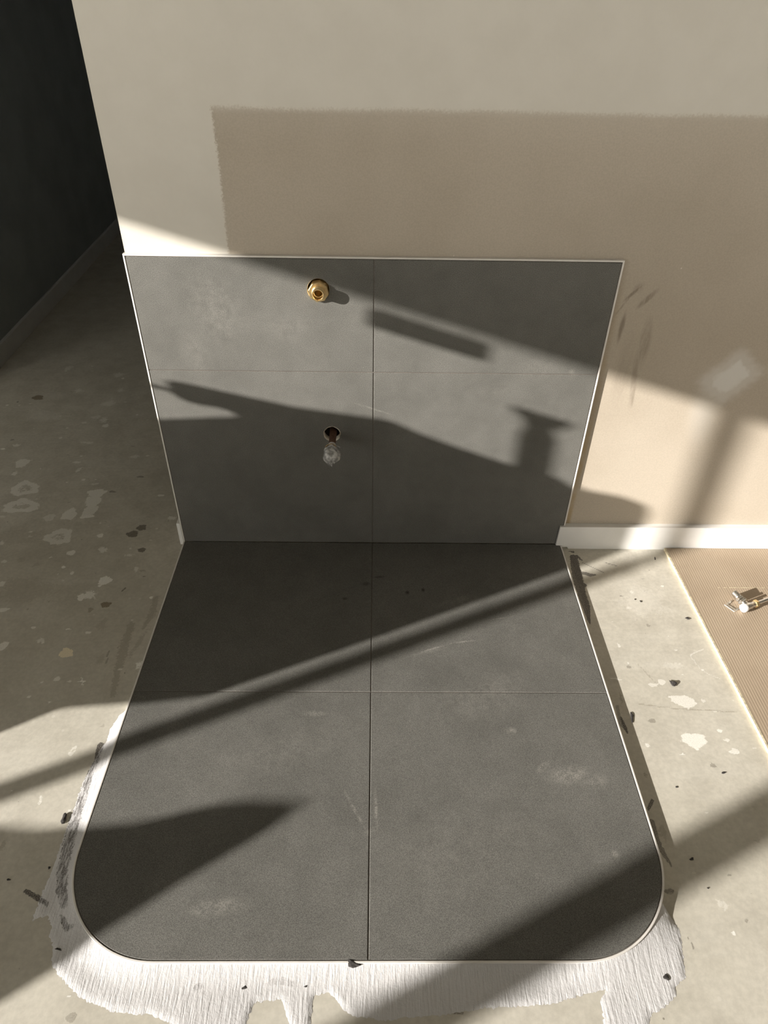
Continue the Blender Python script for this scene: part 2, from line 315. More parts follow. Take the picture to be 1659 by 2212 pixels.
TILE_A = (0.117, 0.114, 0.104); TILE_B = (0.157, 0.153, 0.140)
WALL_MARKS = [(-0.40, 0.78, 0.10, 0.14, 0.3, 0.35), (-0.22, 0.73, 0.09, 0.05, 0.2, 0.25), (0.0, 0.50, 0.075, 0.004, -0.32, 0.75), (0.45, 0.63, 0.10, 0.05, 0.1, 0.2),
              (-0.47, 0.66, 0.05, 0.10, 0.2, 0.25), (0.33, 0.56, 0.12, 0.03, 0.1, 0.15), (0.53, 0.62, 0.012, 0.012, 0, 0.5)]
FLOOR_MARKS = [(0.17, -0.440, 0.085, 0.004, 0.36, 1.0), (0.26, -0.415, 0.06, 0.004, 0.14, 0.9), (0.37, -0.327, 0.05, 0.003, 0.2, 0.8), (0.15, -0.452, 0.08, 0.010, 0.3, 0.35),
               (0.455, -0.815, 0.075, 0.03, 0.15, 1.0), (0.40, -0.795, 0.03, 0.012, 0.7, 1.0), (0.51, -0.83, 0.05, 0.03, 0.1, 0.6),
               (-0.14, -0.652, 0.045, 0.012, 0, 0.6), (-0.035, -0.90, 0.006, 0.07, 0.5, 0.8), (0.012, -0.90, 0.006, 0.07, 0.05, 0.9), (0.000, -0.95, 0.02, 0.012, 0.3, 0.6),
               (0.512, -0.997, 0.014, 0.01, 0, 1.0), (-0.30, -1.10, 0.09, 0.025, 0.1, 0.75), (0.28, -0.60, 0.2, 0.1, 0.4, 0.3), (-0.2, -0.75, 0.28, 0.09, 0.35, 0.25),
               (0.34, -0.70, 0.02, 0.015, 0, 0.8), (0.2, -1.0, 0.3, 0.12, 0.2, 0.22), (0.25, -0.26, 0.1, 0.03, 0.3, 0.35),
               (0.103, -0.226, 0.009, 0.012, 0, -0.8), (0.15, -0.215, 0.008, 0.012, 0, -0.8), (-0.081, -0.253, 0.012, 0.008, 0, -0.6), (-0.02, -0.19, 0.02, 0.012, 0.3, -0.5), (0.02, -0.16, 0.025, 0.008, 0.1, -0.5)]
M_WALL = mat_wall()
M_TILE_W = mat_tile('charcoal_tile_wall', WALL_MARKS, 'wall')
M_TILE_F = mat_tile('charcoal_tile_floor', FLOOR_MARKS, 'floor')
M_GROUT = plain('brown_grey_grout', (0.13, 0.115, 0.10), 0.85)
M_TRIM = plain('white_trim', (0.72, 0.69, 0.65), 0.35, 0.0, 0.5, 0.04)
M_WHITE = plain('white_gloss_paint', (0.78, 0.77, 0.75), 0.35, 0.0, 0.5, 0.03, 12)
M_HALL = plain('charcoal_hall_paint', (0.36, 0.395, 0.395), 0.7, 0.0, 0.4, 0.08, 5)
M_CEIL = plain('ceiling_paint', (0.24, 0.23, 0.205), 0.8)
M_ROOM = plain('room_paint', (0.30, 0.275, 0.235), 0.8)
M_LEFT = plain('left_wall_paint', (0.42, 0.40, 0.36), 0.8)
M_FRAME = plain('aluminium_frame', (0.10, 0.10, 0.10), 0.4)

def mark_mix(t, col, edge=0.55, scale=130, brush=None):
    f = t.attr('mark').outputs['Fac']
    op = t.attr('opacity').outputs['Fac']
    c = t.attr('mark_color').outputs['Color']
    n = t.math('SUBTRACT', t.noise(scale, 5, 0.7), 0.5)
    n2 = t.math('SUBTRACT', t.noise(30, 3, 0.6), 0.5)
    g = t.math('ADD', f, t.math('ADD', t.math('MULTIPLY', n, edge * 2.0), t.math('MULTIPLY', n2, edge)))
    m = t.ramp(g, 0.42, 0.56)
    fine = t.ramp(t.noise(420, 3, 0.7), 0.36, 0.56, 0.55, 1.0)
    if brush is not None: fine = t.math('MULTIPLY', fine, t.ramp(brush, 0.34, 0.60, 0.12, 1.0))
    m = t.math('MULTIPLY', m, fine)
    return t.mix(t.math('MULTIPLY', m, op), col, c), m

def mat_concrete():
    t = NT('concrete_slab')
    n1 = t.noise(1.7, 6, 0.6, dist=0.3); n2 = t.noise(11, 6, 0.68); n3 = t.noise(90, 4, 0.6)
    col = t.mix(t.ramp(n1, 0.32, 0.68), CONC_A, CONC_B)
    col = t.mix(t.math('MULTIPLY', t.ramp(n2, 0.35, 0.7), 0.55), col, CONC_C)
    tr = t.noise(5, 5, 0.6, t.mapping((0.5, 2.2, 1), rot=(0, 0, 0.5)), 0.6)
    col = t.mix(t.ramp(tr, 0.5, 0.72, 0, 0.35), col, (0.60, 0.575, 0.51))
    col = t.mix(1.0, col, t.ramp(n3, 0.3, 0.7, 0.94, 1.06), 'MULTIPLY')
    vor = t.new('ShaderNodeTexVoronoi'); t.put(vor.inputs['Vector'], t.obj()); vor.inputs['Scale'].default_value = 21
    sp = t.math('MULTIPLY', t.ramp(vor.outputs['Distance'], 0.05, 0.03), t.ramp(t.noise(5, 3), 0.5, 0.56))
    col = t.mix(t.math('MULTIPLY', sp, 0.7), col, (0.16, 0.14, 0.11))
    vor2 = t.new('ShaderNodeTexVoronoi'); t.put(vor2.inputs['Vector'], t.mapping(loc=(3.1, 1.7, 0))); vor2.inputs['Scale'].default_value = 17
    sp2 = t.math('MULTIPLY', t.ramp(t.math('ADD', vor2.outputs['Distance'], t.math('MULTIPLY', n3, 0.06)), 0.12, 0.09), t.ramp(t.noise(4.3, 3, vec=t.mapping(loc=(7, 2, 0))), 0.5, 0.58))
    col = t.mix(t.math('MULTIPLY', sp2, 0.5), col, (0.66, 0.63, 0.56))
    col, m = mark_mix(t, col)
    t.base(col)
    t.set(rough=t.ramp(n2, 0.3, 0.7, 0.42, 0.62), spec=0.35)
    t.bump(t.math('MULTIPLY_ADD', n3, 0.4, t.math('MULTIPLY', m, 0.5)), 0.25, 0.0006)
    return t.m
CONC_A = (0.53, 0.50, 0.425); CONC_B = (0.61, 0.578, 0.503); CONC_C = (0.42, 0.392, 0.33)

def mat_skim():
    t = NT('white_levelling_skim')
    br = t.noise(60, 4, 0.6, t.mapping((3.2, 0.35, 1)))
    n3 = t.noise(160, 4, 0.65); n1 = t.noise(5, 4)
    col = t.mix(t.ramp(n1, 0.3, 0.7), (0.58, 0.57, 0.57), (0.635, 0.625, 0.625))
    col = t.mix(t.ramp(n3, 0.62, 0.75, 0, 0.25), col, (0.5, 0.47, 0.44))
    col, m = mark_mix(t, col, 0.7, 220, t.noise(90, 4, 0.65, t.mapping((2.6, 0.5, 1), rot=(0, 0, 0.25))))
    t.base(col); t.set(rough=0.65, spec=0.3)
    t.bump(t.math('MULTIPLY_ADD', br, 1.0, t.math('MULTIPLY', n3, 0.5)), 0.6, 0.0022)
    return t.m

def mat_card():
    t = NT('brown_corrugated_card')
    x, y, z = t.sep()
    n1 = t.noise(4, 5); n2 = t.noise(60, 4, 0.6, t.mapping((5, 0.25, 1)))
    col = t.mix(t.ramp(n1, 0.3, 0.7), (0.375, 0.295, 0.215), (0.43, 0.345, 0.255))
    col = t.mix(t.ramp(n2, 0.55, 0.75, 0, 0.3), col, (0.50, 0.41, 0.31))
    t.base(col); t.set(rough=0.7, spec=0.25)
    w = t.math('SINE', t.math('MULTIPLY', t.math('MULTIPLY_ADD', y, -0.01, x), 2 * math.pi / 0.0072))
    t.bump(t.math('MULTIPLY_ADD', w, 0.25, t.math('MULTIPLY', n2, 0.5)), 0.55, 0.0007)
    return t.m

def mat_metal(name, col, rough=0.3, stain=None):
    t = NT(name)
    n = t.noise(180, 4, 0.6)
    c = t.mix(t.ramp(n, 0.35, 0.7, 0, 0.5), col, stain if stain else tuple(v * 0.7 for v in col))
    t.base(c); t.set(metal=1.0, rough=t.ramp(n, 0.3, 0.7, rough * 0.8, rough * 1.3))
    t.bump(n, 0.15, 0.0003)
    return t.m
M_CONC = mat_concrete(); M_SKIM = mat_skim(); M_CARD = mat_card()
M_BRASS = mat_metal('brass', (0.92, 0.72, 0.40), 0.36, (0.80, 0.58, 0.28))
M_CHROME = mat_metal('chrome', (0.80, 0.80, 0.79), 0.16)
M_NICKEL = mat_metal('nickel_plate', (0.74, 0.71, 0.66), 0.28)
M_COPPER = mat_metal('tarnished_copper', (0.30, 0.17, 0.12), 0.5, (0.13, 0.09, 0.075))
M_EDGE = plain('pale_card_edge', (0.60, 0.53, 0.38), 0.8, 0, 0.3, 0.25, 90)
M_CRUMB = plain('dry_dark_grout', (0.055, 0.05, 0.047), 0.9, 0, 0.3, 0.3, 200)
M_CAVITY = plain('wall_cavity_dark', (0.03, 0.028, 0.025), 0.9)
M_PLASTER = plain('plasterboard_core', (0.62, 0.58, 0.50), 0.85, 0, .3, .12, 120)
M_TAPE = plain('brown_tape', (0.42, 0.29, 0.13), 0.4)
def mat_plastic():
    t = NT('crumpled_clear_plastic')
    n = t.noise(70, 4, 0.6)
    t.base(t.mix(t.ramp(n, 0.35, 0.65), (0.36, 0.36, 0.355), (0.90, 0.90, 0.89)))
    t.set(rough=0.22, trans=0.25, ior=1.35, spec=0.8)
    t.bump(t.noise(80, 4, 0.6, dist=1.5), 0.9, 0.006)
    return t.m
M_PLASTIC = mat_plastic()
H = 0.0125           # finished height of the tiled hearth above the slab
WY = 0.0115          # face of the wall board; the tile face is y=0
CEIL = 2.5
DX = -4.2            # wall with the sliding door

_link = link
def link(name, me, mats=None, parent=None, **kw):
    o = _link(name, me, mats, parent, **kw)
    if parent is not None and parent.type == 'EMPTY':
        o.matrix_parent_inverse = Matrix.Translation(-parent.location)
    return o
def struct(name, me, mats, parent=None):
    return link(name, me, mats, parent, kind='structure' if parent is None else None)

# ------------------------------------------------------------------ floor with its marks
KC = dict(w=(0.90, 0.88, 0.82), f=(0.84, 0.82, 0.76), r=(0.86, 0.84, 0.78), c=(0.88, 0.78, 0.58), d=(0.17, 0.15, 0.12), b=(0.19, 0.145, 0.085), n=(0.36, 0.325, 0.265), g=(0.085, 0.075, 0.068))
_fr = random.Random(5)
for _k in range(210):
    _x, _y = (_fr.uniform(-1.55, -0.64), _fr.uniform(-0.55, 1.3)) if _k < 160 else (_fr.uniform(0.66, 0.93), _fr.uniform(-1.25, -0.05))
    _r = _fr.choice((0.002, 0.0025, 0.003, 0.004, 0.006))
    SPLATS.append((_x, _y, _r * _fr.uniform(0.8, 2.4), _r, _fr.choice('wffnd' if _k % 3 else 'wwf'), _fr.uniform(0.4, 0.9)))
def marks(px, py, only=None):
    n = len(px)
    F = np.zeros(n); O = np.zeros(n); C = np.zeros((n, 4)); C[:, 3] = 1
    def put(sel, f, op, k):
        better = f > F[sel]
        idx = sel[better]
        F[idx] = f[better]; O[idx] = op; C[idx, :3] = KC[k]
    if only is None:
        for i, (cx, cy, rx, ry, k, a) in enumerate(SPLATS):
            R = 2.2 * max(rx, ry)
            sel = np.where((abs(px - cx) < R) & (abs(py - cy) < R))[0]
            if not len(sel): continue
            ang = ((i * 37) % 100) / 100 * 0.5 - 0.25
            dx = px[sel] - cx; dy = py[sel] - cy
            u = (dx * math.cos(ang) + dy * math.sin(ang)) / rx; v = (-dx * math.sin(ang) + dy * math.cos(ang)) / ry
            th = np.arctan2(v, u)
            d = np.sqrt(u * u + v * v) * (1 + 0.10 * np.sin(3 * th + i) + 0.07 * np.sin(5 * th + 2.3 * i) + 0.05 * np.sin(9 * th + i * 1.7))
            if k == 'r': f = np.clip(0.95 - np.abs(d - 0.78) * 2.0, 0, 1) * (d >= 0.78) + (d < 0.78) * np.clip(0.95 - np.abs(d - 0.78) * 1.3, 0.44, 1)
            elif k in 'fn': f = np.clip(0.66 - np.maximum(d - 0.3, 0) * 0.42, 0, 1)
            else: f = np.clip(0.5 + (1 - d) * 1.4, 0, 1)
            put(sel, f, a, k)
    for (pts, w, k, a) in STROKES:
        if only is not None and k != only: continue
        P = np.array(pts); mw = max(w) * 3
        sel = np.where((px > P[:, 0].min() - mw) & (px < P[:, 0].max() + mw) & (py > P[:, 1].min() - mw) & (py < P[:, 1].max() + mw))[0]
        if not len(sel): continue
        best = np.zeros(len(sel))
        for j in range(len(P) - 1):
            A, B = P[j], P[j + 1]; ab = B - A; L2 = (ab ** 2).sum()
            t = np.clip(((px[sel] - A[0]) * ab[0] + (py[sel] - A[1]) * ab[1]) / L2, 0, 1)
            d = np.hypot(px[sel] - A[0] - t * ab[0], py[sel] - A[1] - t * ab[1])
            ww = np.maximum(w[j] + (w[j + 1] - w[j]) * t, 0.0022)
            best = np.maximum(best, np.clip(0.5 + (1 - d / ww) * (0.30 if k == 'n' else 0.8), 0, 1))
        put(sel, best, a, k)
    return F, O, C

def put_marks(me, F, O, C):
    me.attributes.new('mark', 'FLOAT', 'POINT').data.foreach_set('value', F.astype(np.float32))
    me.attributes.new('opacity', 'FLOAT', 'POINT').data.foreach_set('value', O.astype(np.float32))
    me.attributes.new('mark_color', 'FLOAT_COLOR', 'POINT').data.foreach_set('color', C.astype(np.float32).ravel())

def build_floor():
    def axis(lo, a, b, hi, st):
        return np.concatenate([[lo], np.arange(a, b + st / 2, st), [hi]])
    xs = axis(-4.45, -1.66, 1.56, 3.6, 0.0045); ys = axis(-5.2, -1.38, 1.55, 4.8, 0.0045)
    nx, ny = len(xs), len(ys)
    X, Y = np.meshgrid(xs, ys)
    co = np.stack([X.ravel(), Y.ravel(), np.zeros(nx * ny)], 1).astype(np.float32)
    i = np.arange(nx - 1); j = np.arange(ny - 1)
    I, J = np.meshgrid(i, j); a = (J * nx + I).ravel()
    loops = np.stack([a, a + 1, a + nx + 1, a + nx], 1).astype(np.int32)
    me = bpy.data.meshes.new('floor')
    me.vertices.add(len(co)); me.vertices.foreach_set('co', co.ravel())
    me.loops.add(loops.size); me.loops.foreach_set('vertex_index', loops.ravel())
    me.polygons.add(len(loops)); me.polygons.foreach_set('loop_start', (np.arange(len(loops)) * 4).astype(np.int32))
    me.update(calc_edges=True)
    put_marks(me, *marks(co[:, 0].astype(float), co[:, 1].astype(float)))
    struct('floor', me, M_CONC)
build_floor()
struct('ground_outside', box_mesh('ground', -16, DX - 0.26, -14, 8, -0.12, -0.02), plain('paving_outside', (0.42, 0.40, 0.36), 0.8))

# ------------------------------------------------------------------ walls
def fill_with_holes(bm, loops3):
    """loops3: outer loop first, then holes, each a list of 3D points; returns vert loops"""
    L = []; E = []
    for pts in loops3:
        vs_ = [bm.verts.new(p) for p in pts]
        for k in range(len(vs_)): E.append(bm.edges.new((vs_[k], vs_[(k + 1) % len(vs_)])))
        L.append(vs_)
    bmesh.ops.triangle_fill(bm, use_beauty=True, use_dissolve=False, edges=E)
    return L
def ring_pts(c, r, n, fn): return [fn(c[0] + r * math.cos(2 * math.pi * k / n), c[1] + r * math.sin(2 * math.pi * k / n)) for k in range(n)]
HOLE_A = (-0.1400, 0.8345, 0.0285)   # gas outlet above
HOLE_B = (-0.1190, 0.4180, 0.0252)   # copper stub below

def build_wall_back():
    x0, x1 = -0.604, 3.5; yb = 0.1115
    bm = bmesh.new()
    fn = lambda a, b: (a, WY, b)
    loops = [[fn(x0, 0), fn(x1, 0), fn(x1, CEIL), fn(x0, CEIL)], ring_pts(HOLE_A, HOLE_A[2] - 0.001, 32, fn), ring_pts(HOLE_B, HOLE_B[2] - 0.002, 32, fn)]
    L = fill_with_holes(bm, loops)
    for ring in L[1:]:
        back = [bm.verts.new((v.co.x, WY + 0.010, v.co.z)) for v in ring]
        for k in range(len(ring)):
            f = bm.faces.new((ring[k], ring[(k + 1) % 32], back[(k + 1) % 32], back[k])); f.material_index = 1
    o = L[0]; b = [bm.verts.new((v.co.x, yb, v.co.z)) for v in o]
    for k in range(4): bm.faces.new((o[k], b[k], b[(k + 1) % 4], o[(k + 1) % 4]))
    bm.faces.new(b)
    struct('wall_back', finish(bm, 'wall_back'), [M_WALL, M_PLASTER])
build_wall_back()
hx = lambda y: -1.735 - 0.036 * (y - 1.247)
struct('wall_hall_left', prism('wall_hall_left', [(hx(1.12), 1.12), (hx(4.6), 4.6), (hx(4.6) - 0.1, 4.6), (hx(1.12) - 0.1, 1.12)], 2, 0, CEIL), M_HALL)
def bb_profile():   # height z, thickness out of the wall
    return [(0.0, 0.0), (0.013, 0.0), (0.013, 0.084), (0.009, 0.088), (0.0, 0.088)]
def build_hall_baseboard():
    bm = bmesh.new(); pr = bb_profile(); rows = []
    for y in (1.12, 4.6):
        rows.append([bm.verts.new((hx(y) + a, y, b)) for a, b in pr])
    n = len(pr)
    for k in range(n): bm.faces.new((rows[0][k], rows[0][(k + 1) % n], rows[1][(k + 1) % n], rows[1][k]))
    bm.faces.new(rows[0]); bm.faces.new(rows[1][::-1])
    struct('baseboard_hall_left', finish(bm, 'bb'), M_WHITE)
build_hall_baseboard()
struct('wall_hall_return', box_mesh('wall_hall_return', DX, hx(1.12) - 0.1, 1.12, 1.22, 0, CEIL), M_LEFT)
struct('wall_hall_end', box_mesh('wall_hall_end', hx(4.6) - 0.1, 3.5, 4.6, 4.7, 0, CEIL), M_HALL)
struct('wall_right', box_mesh('wall_right', 3.5, 3.6, -5.0, 4.7, 0, CEIL), M_ROOM)
struct('ceiling', box_mesh('ceiling', DX - 0.2, 3.6, -5.1, 4.7, CEIL, CEIL + 0.1), M_CEIL)
# door wall: a sliding door opening 2.165 high
DY0, DY1, DH = -4.35, -1.668, 2.165
bm = bmesh.new()
box(bm, DX - 0.2, DX, DY1, 1.22, 0, CEIL); box(bm, DX - 0.2, DX, -5.0, DY0, 0, CEIL); box(bm, DX - 0.2, DX, DY0, DY1, DH, CEIL)
struct('wall_left', finish(bm, 'wall_left'), M_LEFT)
# wall behind the camera; its wide window is added to let in fill light
WX0, WX1, WZ0, WZ1 = -4.0, 2.8, 0.10, 2.2
bm = bmesh.new()
box(bm, DX, WX0, -5.1, -5.0, 0, CEIL); box(bm, WX1, 3.5, -5.1, -5.0, 0, CEIL); box(bm, WX0, WX1, -5.1, -5.0, 0, WZ0); box(bm, WX0, WX1, -5.1, -5.0, WZ1, CEIL)
struct('wall_front', finish(bm, 'wall_front'), M_ROOM)
bm = bmesh.new()
for x in (WX0, -1.35, 0.72, WX1 - 0.05): box(bm, x, x + 0.05, -5.08, -5.02, WZ0, WZ1)
struct('fill_window_1', finish(bm, 'fill_window_1'), M_FRAME)
# sliding door frame
bm = bmesh.new()
box(bm, DX - 0.06, DX, -3.352, -3.260, 0.03, DH, bev=0.004)
box(bm, DX - 0.05, DX, -2.475, -2.434, 0.03, DH, bev=0.004)
box(bm, DX - 0.06, DX, DY0, DY0 + 0.04, 0.03, DH)
box(bm, DX - 0.16, DX, DY0, DY1, 0.0, 0.03)
struct('door_1', finish(bm, 'door_1'), M_FRAME)

# skirting on the right of the hearth: its left end laps over the tiled panel
pts = [(0.588, 0.0140), (0.604, 0.0132), (0.622, 0.0125), (0.628, 0.0030), (0.630, 0.0), (3.5, 0.0), (3.5, 0.090), (0.590, 0.090)]
bm = bmesh.new()
def strip(pts, y0, y1):
    A = [bm.verts.new((x, y0, z)) for x, z in pts]; B = [bm.verts.new((x, y1, z)) for x, z in pts]
    bm.faces.new(A); bm.faces.new(B[::-1])
    for k in range(len(A)): bm.faces.new((A[k], A[(k + 1) % len(A)], B[(k + 1) % len(A)], B[k]))
strip(pts, -0.0085, -0.0012)
strip([(0.6085, 0.001), (3.5, 0.001), (3.5, 0.0895), (0.6085, 0.0895)], -0.0014, WY - 0.0002)
struct('baseboard_back', finish(bm, 'bb'), M_WHITE)
struct('baseboard_end', box_mesh('bb', -0.6185, -0.6072, -0.0005, 0.1115, 0.0, 0.085, bev=0.0012), M_WHITE)

# ------------------------------------------------------------------ tiled panel on the wall
def tile(bm, outline, hole, fn, thick, ch=0.0009):
    """outline: CCW 2D polygon; fn(u, v, depth) -> 3D; depth 0 is the face"""
    n = len(outline)
    c = Vector((sum(p[0] for p in outline) / n, sum(p[1] for p in outline) / n))
    ins = []
    for k in range(n):
        p0, p1, p2 = Vector(outline[k - 1]), Vector(outline[k]), Vector(outline[(k + 1) % n])
        d1 = (p1 - p0).normalized(); d2 = (p2 - p1).normalized()
        n1 = Vector((-d1.y, d1.x)); n2 = Vector((-d2.y, d2.x))
        m = (n1 + n2); m = m / max(m.dot(n1), 0.2)
        ins.append(p1 + m * ch)
    loops = [[fn(p.x, p.y, 0) for p in ins]]
    if hole: loops.append(ring_pts(hole, hole[2], 36, lambda a, b: fn(a, b, 0)))
    L = fill_with_holes(bm, loops)
    r1 = [bm.verts.new(fn(p[0], p[1], ch)) for p in outline]; r2 = [bm.verts.new(fn(p[0], p[1], thick)) for p in outline]
    for A, B in ((L[0], r1), (r1, r2)):
        for k in range(n): bm.faces.new((A[k], A[(k + 1) % n], B[(k + 1) % n], B[k]))
    if hole:
        A = L[1]; B = [bm.verts.new(fn(hole[0] + (hole[2]) * math.cos(2 * math.pi * k / 36), hole[1] + hole[2] * math.sin(2 * math.pi * k / 36), thick)) for k in range(36)]
        for k in range(36): bm.faces.new((A[k], A[(k + 1) % 36], B[(k + 1) % 36], B[k]))
SX = -0.0019; G = 0.0012
PZ0, PZS, PZ1 = H + 0.0012, 0.5989 + H, 0.8984 + H
XE = 0.6005
panel = empty('tiled_splashback', (0, WY, H), 'upright charcoal tiled panel with thin white edging fixed to the bare plasterboard wall', 'tile panel')
bm = bmesh.new()
fw = lambda a, b, d: (a, d, b)
for (xa, xb) in ((-XE, SX - G), (SX + G, XE)):
    for (za, zb) in ((PZ0, PZS - G), (PZS + G, PZ1 - 0.0012)):
        hole = None
        if xa < HOLE_A[0] < xb and za < HOLE_A[1] < zb: hole = HOLE_A
        if xa < HOLE_B[0] < xb and za < HOLE_B[1] < zb: hole = HOLE_B
        tile(bm, [(xa, za), (xb, za), (xb, zb), (xa, zb)], hole, fw, 0.009)
link('tile_field', finish(bm, 'wall_tiles', 40), M_TILE_W, panel)
bm = bmesh.new()
gl = lambda a, b: (a, 0.0014, b)
L = fill_with_holes(bm, [[gl(-0.6025, H), gl(0.6025, H), gl(0.6025, PZ1), gl(-0.6025, PZ1)], ring_pts(HOLE_A, HOLE_A[2] + 0.001, 36, gl), ring_pts(HOLE_B, HOLE_B[2] + 0.001, 36, gl)])
link('grout', finish(bm, 'wall_grout'), M_GROUT, panel)
def trim_path(path, fn, w, depth, name, parent, closed=False):
    """flat bar following an inner path, w wide outwards, depth deep"""
    n = len(path); out = []
    for k in range(n):
        p1 = Vector(path[k])
        p0 = Vector(path[k - 1]) if k > 0 else None; p2 = Vector(path[k + 1]) if k < n - 1 else None
        ns = []
        for a, b in ((p0, p1), (p1, p2)):
            if a is not None and b is not None:
                d = (b - a).normalized(); ns.append(Vector((d.y, -d.x)))
        m = ns[0] if len(ns) == 1 else (ns[0] + ns[1]) / max((ns[0] + ns[1]).dot(ns[0]), 0.3)
        out.append((p1, m))
    bm = bmesh.new(); rows = []
    r = 0.0007
    for p, m in out:
        q = [(0.0, depth), (0.0, r), (r, 0.0), (w - r, 0.0), (w, r), (w, depth)]
        rows.append([bm.verts.new(fn((p + m * a).x, (p + m * a).y, b)) for a, b in q])
    for k in range(n - 1):
        for i in range(5): bm.faces.new((rows[k][i], rows[k][i + 1], rows[k + 1][i + 1], rows[k + 1][i]))
    bm.faces.new(rows[0]); bm.faces.new(rows[-1][::-1])
    return link(name, finish(bm, name, 35), M_TRIM, parent)
wt = 0.0042
trim_path([(0.6025, H + 0.0005), (0.6025, PZ1 + 0.0008), (-0.6025, PZ1 + 0.0008), (-0.6025, H + 0.0005)], lambda a, b, d: (a, -0.0006 + d, b), wt, WY + 0.0004, 'edge_trim', panel)

# ------------------------------------------------------------------ tiled hearth on the floor
YF = -1.1915; RC = 0.203; CX = XE - RC; CY = YF + RC
def corner(cx, cy, r, a0, a1, n=28): return [(cx + r * math.cos(math.radians(a0 + (a1 - a0) * k / n)), cy + r * math.sin(math.radians(a0 + (a1 - a0) * k / n))) for k in range(n + 1)]
YS = -0.5858
hearth = empty('tiled_hearth', (0, -0.6, 0), 'low charcoal tiled hearth with two rounded front corners lying on the concrete floor', 'tiled hearth')
ff = lambda a, b, d: (a, b, H - d)
bm = bmesh.new()
yb = -0.0012
tile(bm, [(-XE, YS + G), (SX - G, YS + G), (SX - G, yb), (-XE, yb)], None, ff, 0.0085)
tile(bm, [(SX + G, YS + G), (XE, YS + G), (XE, yb), (SX + G, yb)], None, ff, 0.0085)
tile(bm, corner(-CX, CY, RC, 180, 270) + [(SX - G, YF), (SX - G, YS - G), (-XE, YS - G)], None, ff, 0.0085)
tile(bm, [(SX + G, YF)] + corner(CX, CY, RC, 270, 360) + [(XE, YS - G), (SX + G, YS - G)], None, ff, 0.0085)
link('tile_field', finish(bm, 'hearth_tiles', 40), M_TILE_F, hearth)
bm = bmesh.new()
r2 = RC + 0.0015
loop = [(-XE - 0.0015, 0.0)] + corner(-CX, CY, r2, 180, 270) + corner(CX, CY, r2, 270, 360) + [(XE + 0.0015, 0.0)]
A = [bm.verts.new((x, y, H - 0.0014)) for x, y in loop]; B = [bm.verts.new((x, y, 0.0003)) for x, y in loop]
bm.faces.new(A); bm.faces.new(B[::-1])
for k in range(len(A)): bm.faces.new((A[k], A[(k + 1) % len(A)], B[(k + 1) % len(A)], B[k]))
link('grout', finish(bm, 'hearth_grout'), M_GROUT, hearth)
r3 = RC + 0.0018
path = [(-XE - 0.0018, -0.001)] + corner(-CX, CY, r3, 180, 270) + corner(CX, CY, r3, 270, 360) + [(XE + 0.0018, -0.0095)]
trim_path(path, lambda a, b, d: (a, b, H + 0.0004 - d), wt, H + 0.0002, 'edge_trim', hearth)

# ------------------------------------------------------------------ white levelling skim round the front of the hearth
def build_skim():
    RO = RC + 0.0018 + wt - 0.0006; XO = CX + RO
    inner = [(-XO, -0.632)] + [(-XO, y) for y in np.arange(-0.66, CY, -0.012)] + corner(-CX, CY, RO, 180, 270, 40) + [(x, CY - RO) for x in np.arange(-CX + 0.012, CX - 0.006, 0.012)] + [p for p in corner(CX, CY, RO, 270, 360, 40) if p[1] < -1.085]
    # ragged outer edge
    out = []
    for k in range(len(SKIM_OUT) - 1):
        A, B = Vector(SKIM_OUT[k]), Vector(SKIM_OUT[k + 1]); L = (B - A).length; n = max(1, int(L / 0.0028))
        nv = Vector((-(B - A).y, (B - A).x)).normalized()
        for i in range(n):
            a = 0.0 if i == 0 else random.gauss(0, 0.0011)
            out.append(A + (B - A) * (i / n) + nv * a)
    out.append(Vector(SKIM_OUT[-1]))
    def dh(x, y):   # distance outside the hearth outline
        if y > CY: return abs(x) - XO
        if abs(x) < CX: return (CY - RO) - y
        return math.hypot(abs(x) - CX, y - CY) - RO
    out = [p if dh(p.x, p.y) > 0.0025 else p + Vector((-0.004 if p.x < 0 else 0.004, 0)) for p in out]
    poly = [Vector(p) for p in inner][::-1] + out
    from mathutils.geometry import intersect_point_line
    nb = len(poly); ni = len(inner)
    px = np.array([p.x for p in poly]); py = np.array([p.y for p in poly])
    def inside(x, y):
        c = False; j = nb - 1
        x1, y1, x2, y2 = px, py, np.roll(px, 1), np.roll(py, 1)
        cond = ((y1 > y) != (y2 > y)) & (x < (x2 - x1) * (y - y1) / (y2 - y1 + 1e-12) + x1)
        return cond.sum() % 2 == 1
    grid = []
    for x in np.arange(-0.67, 0.62, 0.006):
        for y in np.arange(-1.34, -0.63, 0.006):
            if abs(x) < 0.58 and y > -1.19: continue
            gx, gy = x + random.uniform(-.001, .001), y + random.uniform(-.001, .001)
            if inside(gx, gy) and np.min((px - gx) ** 2 + (py - gy) ** 2) > 0.0028 ** 2: grid.append(Vector((gx, gy)))
    verts = poly + grid
    res = delaunay_2d_cdt(verts, [(k, (k + 1) % nb) for k in range(nb)], [], 1, 1e-6)
    vv, fc = res[0], res[2]
    me = bpy.data.meshes.new('skim')
    co = []
    for v in vv:
        d = max(dh(v.x, v.y), 0)
        edge = math.sqrt(np.min((px[ni:] - v.x) ** 2 + (py[ni:] - v.y) ** 2))
        h = 0.0016 * min(1, edge / 0.006) + 0.0002 + (H - 0.0035) * max(0, 1 - d / 0.042) ** 1.7 * min(1, edge / 0.014)
        co.append((v.x, v.y, h))
    me.from_pydata(co, [], [tuple(f) for f in fc]); me.update()
    for p in me.polygons: p.use_smooth = True
    c = np.array(co)
    put_marks(me, *marks(c[:, 0], c[:, 1], only='g'))
    link('levelling_skim', me, M_SKIM, label='rough white levelling compound trowelled round the rounded front of the tiled hearth', cat='floor compound')
build_skim()

